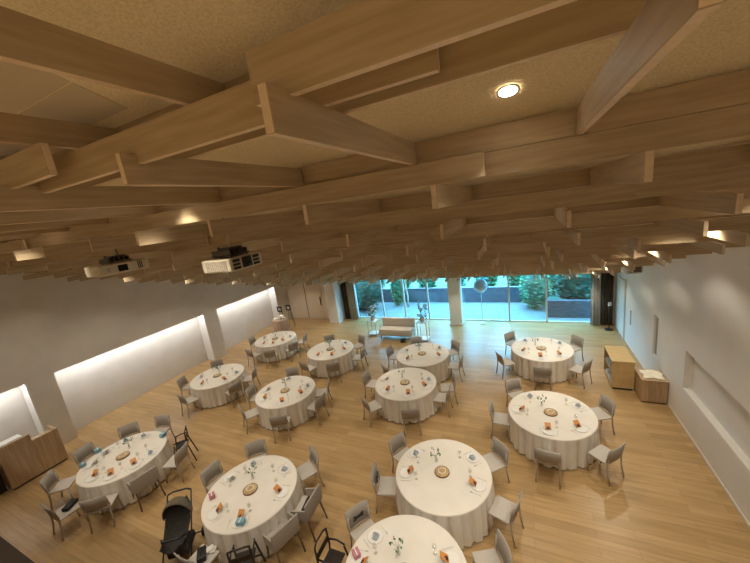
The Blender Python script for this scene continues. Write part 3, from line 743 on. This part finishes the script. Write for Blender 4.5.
def flower_stand(x, y, h, label, seed):
    rng = random.Random(seed)
    t = thing('flower_stand', label, 'flower stand', (x, y, 0))
    s = .20
    for sx in (-1, 1):
        for sy in (-1, 1): bm = bm_new(); add_box(bm, sx*s-.012, sx*s+.012, sy*s-.012, sy*s+.012, 0, h*.5); obj('post', bm, 'frame', t)
    for z in (.10, h*.5):
        bm = bm_new(); add_box(bm, -s-.014, s+.014, -s-.014, s+.014, z, z+.018); obj('shelf', bm, 'frame', t)
    bm = bm_new(); add_lathe(bm, [(0, 0), (.07, 0), (.10, .12), (.08, .2), (.075, .2), (.09, .12), (.06, .01), (0, .01)], 18, (0, 0, h*.5+.019)); obj('pot', bm, 'plate', t, True)
    bm = bm_new(); B = h*.5+.15; tips = []
    for i in range(16):
        a = rng.uniform(0, 6.28); r = rng.uniform(.05, .24); z = rng.uniform(B+.1, h); tips.append((r*math.cos(a), r*math.sin(a), z)); add_tube(bm, [(0, 0, B), (r*.4*math.cos(a), r*.4*math.sin(a), (B+z)/2), tips[-1]], .004, 5)
    obj('stems', bm, 'green', t)
    bm = bm_new()
    for tx, ty, tz in tips:
        for j in range(4):
            a = rng.uniform(0, 6.28); mt = Matrix.Translation((tx+.05*math.cos(a), ty+.05*math.sin(a), tz-.04*j)) @ Matrix.Rotation(a, 4, 'Z') @ Matrix.Rotation(rng.uniform(0, 1.4), 4, 'Y') @ Matrix.Diagonal((1.5, .6, 1, 1))
            add_lathe(bm, [(0, -.004), (.04, 0), (0, .004)], 6, mtx=mt)
    obj('leaves', bm, 'green', t)
    bm = bm_new()
    for tx, ty, tz in tips:
        add_lathe(bm, [(0, 0), (.03, .006), (.045, .03), (.03, .05), (0, .052)], 9, (tx, ty, tz))
    obj('blossoms', bm, 'petal', t, True)
flower_stand(-6.62, 12.8, 1.42, 'white stand of white flowers left of the sofa', 1)
flower_stand(-4.08, 12.45, 1.72, 'taller white stand of white flowers right of the sofa', 2)
# cake table
cx, cy = -12.15, 12.65
t = thing('side_table', 'small round side table under a pinkish cloth beside the left lit wall', 'table', (cx, cy, 0))
bm = bm_new(); add_lathe(bm, [(0, .66), (.36, .66), (.36, .69), (0, .69)], 32); obj('tabletop', bm, 'door', t)
bm = bm_new(); add_tube(bm, [(0, 0, 0.02), (0, 0, .66)], .03); add_lathe(bm, [(0, 0), (.22, 0), (.2, .02), (0, .03)], 20); obj('pedestal', bm, 'legd', t)
bm = bm_new(); n_ = 80; R = []
for r, z in ((0.2, .698), (.37, .698), (.375, .68), (.39, .4), (.41, .02)):
    R.append([bm.verts.new(((r+(.02*math.cos(14*2*PI*j/n_) if z < .6 else 0))*math.cos(2*PI*j/n_), (r+(.02*math.cos(14*2*PI*j/n_) if z < .6 else 0))*math.sin(2*PI*j/n_), z)) for j in range(n_)])
bm.faces.new(R[0])
for A, B in zip(R, R[1:]):
    for j in range(n_): bm.faces.new((A[j], B[j], B[(j+1) % n_], A[(j+1) % n_]))
o = tag(obj('tablecloth', bm, 'copper', smooth=True), 'pinkish cloth over the small side table in the far left corner', 'tablecloth'); o.location = (cx, cy, 0)
t = thing('cake', 'cream round cake on a stand, on the pinkish side table', 'cake', (cx+.12, cy+.05, .70))
bm = bm_new(); add_lathe(bm, [(0, 0), (.08, 0), (.02, .02), (.02, .08), (.17, .095), (.17, .105), (0, .105)], 24); obj('cake_stand', bm, 'plate', t, True)
bm = bm_new(); add_lathe(bm, [(0, .106), (.14, .106), (.14, .19), (.13, .20), (0, .20)], 24); obj('sponge', bm, 'cream', t, True)
t = thing('round_box', 'low cream round dish on the pinkish side table, left of the cake', 'dish', (cx-.2, cy-.08, .70))
bm = bm_new(); add_lathe(bm, [(0, 0), (.10, 0), (.13, .06), (.12, .06), (.09, .01), (0, .01)], 24); obj('bowl', bm, 'plate', t, True)
bm = bm_new(); add_lathe(bm, [(0, .01), (.09, .012), (.11, .06), (.06, .09), (0, .10)], 24); obj('filling', bm, 'cream', t, True)
for i, (dx, dz) in enumerate(((-.42, 1.20), (.22, 1.30))):
    t = thing('picture_easel', ['black framed picture on an easel behind the cake table, left one', 'black framed picture on an easel behind the cake table, right one'][i], 'easel', (cx+dx, cy+.62, 0), 0)
    for sx in (-1, 0, 1):
        bm = bm_new(); add_tube(bm, [(sx*.05, .02 if sx else .05, dz-.02), (sx*.18, -.02 if sx else .3, 0)], .010, 6); obj('leg', bm, 'legd', t)
    bm = bm_new(); add_box(bm, -.17, .17, -.055, -.035, dz-.30, dz+.02, .004); f = obj('picture_frame', bm, 'black', t)
    bm = bm_new(); add_box(bm, -.07, -.01, -.058, -.0555, dz-.2, dz-.06); add_box(bm, .02, .08, -.058, -.0555, dz-.22, dz-.08); obj('print', bm, 'paper', f)
# stand near the far right corner
t = thing('microphone_stand', 'black microphone stand with white head in the far right corner', 'stand', (2.86, 14.35, 0))
bm = bm_new(); add_lathe(bm, [(0, 0), (.15, 0), (.14, .02), (.02, .04), (0, .04)], 24); obj('base', bm, 'black', t, True)
bm = bm_new(); add_tube(bm, [(0, 0, .03), (0, 0, .98)], .014, 8); obj('pole', bm, 'black', t, True)
bm = bm_new(); add_box(bm, -.05, .05, -.03, .03, .98, 1.12, .01); obj('head', bm, 'paper', t, label='small white head')

# ------------------------------------------------------------------ projectors
def projector(x, y, z, rz, label, lens, ztop, hx=.24):
    t = thing('ceiling_projector', label, 'projector', (x, y, z), rz)
    hy = .20
    bm = bm_new(); add_box(bm, -hx, hx, -hy, hy, -.07, .07, .015, seg=2); obj('casing', bm, 'proj', t)
    F = -hy
    if lens:
        bm = bm_new(); add_box(bm, -.075, .065, F-.012, F-.001, -.055, .06, .004); ln = obj('lens_mount', bm, 'black', t)
        bm = bm_new(); add_lathe(bm, [(0, .0), (.042, 0), (.045, .012), (.03, .008), (0, .004)], 20, mtx=Matrix.Translation((-.005, F-.013, 0)) @ Matrix.Rotation(PI/2, 4, 'X')); obj('lens', bm, 'lens', ln, True)
        for (a, b) in ((-.20, -.10), (.09, .19)):
            for (c, d) in ((.022, .055), (-.015, .012), (-.055, -.025)):
                bm = bm_new(); add_box(bm, a, b, F-.006, F-.0005, c, d, .002); obj('port', bm, 'black', t)
        bm = bm_new()
        for i in range(11): add_box(bm, -hx-.006, -hx-.0005, -.15+.027*i, -.138+.027*i, -.05, .05)
        obj('grille', bm, 'leg', t)
    else:
        bm = bm_new(); add_box(bm, -.09, .03, F-.007, F-.0005, -.042, .042, .003); obj('port', bm, 'lens', t)
        bm = bm_new(); add_box(bm, -.22, -.18, F-.006, F-.0005, -.03, .03, .003); obj('port', bm, 'leg', t)
        for i in range(3): bm = bm_new(); add_box(bm, .16+.022*i, .17+.022*i, F-.006, F-.0005, -.05, .055); obj('port', bm, 'black', t)
    bm = bm_new()
    add_box(bm, -.15, .15, -.13, .13, .085, .10, .003)
    for i in range(5): add_box(bm, -.14+.06*i, -.125+.06*i, -.13, .13, .10, .15)
    add_box(bm, -.10, .10, -.08, .08, .15, .175, .004); add_tube(bm, [(-.15, -.12, .10), (.10, .1, .17)], .008, 6); add_tube(bm, [(.12, -.12, .10), (-.08, .1, .18)], .008, 6)
    for sx in (-.12, .12):
        for sy in (-.11, .11): add_tube(bm, [(sx, sy, .06), (sx, sy, .10)], .008, 6)
    obj('bracket', bm, 'projm', t, label='dark metal ceiling bracket')
    bm = bm_new(); add_tube(bm, [(0, 0, .17), (0, 0, ztop-z)], .014, 8); obj('rod', bm, 'leg', t)
    bm = bm_new(); add_tube(bm, [(.13, .1, .08), (.07, .06, .18), (.03, .03, ztop-z-.02)], .006, 6); obj('cable', bm, 'black', t)
projector(-2.96, 2.56, 5.41, PI/2+.05, 'projector with square black lens hanging from the ceiling, right of the two on the left', True, zc(2.56)-.005)
projector(-5.22, 2.56, 5.455, PI/2-.05, 'projector with small dark port hanging from the ceiling, left of the two', False, zc(2.56)-.005, .31)
t = thing('ceiling_speaker', 'grey box hung under the boards at the far end of the right wall', 'speaker', (2.75, 11.3, 3.14), .3)
bm = bm_new(); add_box(bm, -.20, .20, -.17, .17, -.12, .12, .02); obj('casing', bm, 'curtain', t)
bm = bm_new(); add_box(bm, -.15, .15, -.178, -.171, -.08, .08, .004); obj('grille', bm, 'legd', t)
bm = bm_new(); add_tube(bm, [(0, 0, .12), (0, 0, zc(11.3)-3.14-.005)], .015, 8); obj('rod', bm, 'leg', t)

# ------------------------------------------------------------------ outside
sbox('ground', -22, 12, YF+.13, 17.89, -.14, -.04, 'pave')
sbox('ground_bed', -24, 14, 18.21, 34, -.14, -.05, 'green3')
bm = bm_new(); add_box(bm, -13, .9, 17.9, 18.0, -.05, .80); tag(obj('garden_wall', bm, 'stone'), 'dark slate wall at the back of the terrace', 'wall')
bm = bm_new(); add_box(bm, -13, .9, 17.88, 18.02, .802, .84, .005); tag(obj('wall_coping', bm, 'pave'), 'pale coping along the slate wall outside', 'coping')
bm = bm_new(); add_box(bm, .80, 3.8, 15.7, 15.9, -.05, .75); tag(obj('planter_wall', bm, 'stone'), 'dark low wall outside the rightmost window', 'wall')
def bush(x, y, rx, ry, z0, z1, m, label, seed, n_=420, name='bush', cat='bush', leaf=.09):
    rng = random.Random(seed); t = thing(name, label, cat, (x, y, 0))
    bm = bm_new()
    for i in range(n_):
        u = rng.uniform(-1, 1); a = rng.uniform(0, 2*PI); q = math.sqrt(1-u*u); r = rng.uniform(.75, 1.02)
        p = Vector((rx*q*math.cos(a)*r, ry*q*math.sin(a)*r, (z0+z1)/2+(z1-z0)/2*u*r))
        mt = Matrix.Translation(p) @ Matrix.Rotation(rng.uniform(0, 6.28), 4, 'Z') @ Matrix.Rotation(rng.uniform(-1.2, 1.2), 4, 'X') @ Matrix.Diagonal((leaf*1.5*rng.uniform(.7, 1.3), leaf*.8, 1, 1))
        vs = [bm.verts.new(mt @ Vector(c)) for c in ((-1, 0, 0), (0, -.6, .01), (1, 0, 0), (0, .6, .01))]; bm.faces.new(vs)
    obj('foliage', bm, m, t)
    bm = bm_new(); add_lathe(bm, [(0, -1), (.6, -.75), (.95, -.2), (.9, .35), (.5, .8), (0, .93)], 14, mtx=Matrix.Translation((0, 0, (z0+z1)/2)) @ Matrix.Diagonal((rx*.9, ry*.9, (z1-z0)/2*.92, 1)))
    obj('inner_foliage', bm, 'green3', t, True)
    bm = bm_new(); add_tube(bm, [(0, 0, -.04), (0, 0, (z0+z1)/2)], .06, 8); obj('stem', bm, 'bark', t)
rng = random.Random(11)
xs = [-12.9+1.78*i for i in range(11)]
for i, x in enumerate(xs):
    bush(x, 19.4+.3*(i % 2), .72, .7, -.04, 3.0+.3*((i*7) % 3), 'green2', 'leafy green shrub behind the slate wall, %s of the row from the left' % ['first', 'second', 'third', 'fourth', 'fifth', 'sixth', 'seventh', 'eighth', 'ninth', 'tenth', 'last'][i], 20+i, 900, leaf=.11)
bush(-9.0, 16.5, 1.35, .95, -.1, 2.7, 'green3', 'dark bush close to the glass at the left windows', 50, 1500)
bush(-11.3, 16.9, .8, .8, -.1, 2.6, 'green3', 'taller dark bush behind the left curtain', 51, 500)
bush(.35, 17.0, .72, .70, -.1, 2.1, 'green2', 'bright rounded bush at the right end of the terrace', 52, 600)
bush(2.4, 16.85, 1.2, .7, -.1, 2.8, 'green3', 'dark tall bush behind the low wall on the right', 53, 1800, leaf=.12)
bush(-7.05, 17.35, .40, .4, -.04, 1.9, 'green2', 'small bright bush beside the dark bush, outside the left windows', 54, 500)
t = thing('tree', 'pale-trunked young tree standing on the terrace behind the sofa', 'tree', (-6.35, 17.0, -.04))
bm = bm_new(); add_tube(bm, [(0, 0, 0), (.05, 0, .7), (-.05, .05, 1.5), (.05, .1, 2.6)], .06, 10, .035); add_tube(bm, [(0, 0, .9), (-.3, .1, 1.5), (-.5, .1, 2.2)], .035, 8, .02); obj('trunk', bm, 'trunk', t, True)
bm = bm_new(); rng = random.Random(31)
for i in range(500):
    p = Vector((rng.uniform(-.8, .8), rng.uniform(-.6, .6), rng.uniform(1.7, 3.2))); mt = Matrix.Translation(p) @ Matrix.Rotation(rng.uniform(0, 6.28), 4, 'Z') @ Matrix.Rotation(rng.uniform(-1.2, 1.2), 4, 'X')
    bm.faces.new([bm.verts.new(mt @ Vector(c)) for c in ((-.1, 0, 0), (0, -.05, .01), (.1, 0, 0), (0, .05, .01))])
obj('crown', bm, 'green2', t)
# balloon
t = thing('balloon', 'pale blue round balloon on a thin white pole by the glass', 'balloon', (-1.90, 14.62, 0))
bm = bm_new(); add_lathe(bm, [(0, 0), (.12, 0), (.12, .03), (0, .04)], 16); obj('base', bm, 'pole', t)
bm = bm_new(); add_tube(bm, [(0, 0, .03), (0, 0, 1.47)], .012, 8); obj('pole', bm, 'pole', t)
bm = bm_new(); add_lathe(bm, [(0, 1.44), (.02, 1.445), (.015, 1.47), (.14, 1.53), (.26, 1.65), (.31, 1.80), (.28, 1.96), (.16, 2.08), (0, 2.12)], 28); obj('balloon_skin', bm, 'balloon', t, True)
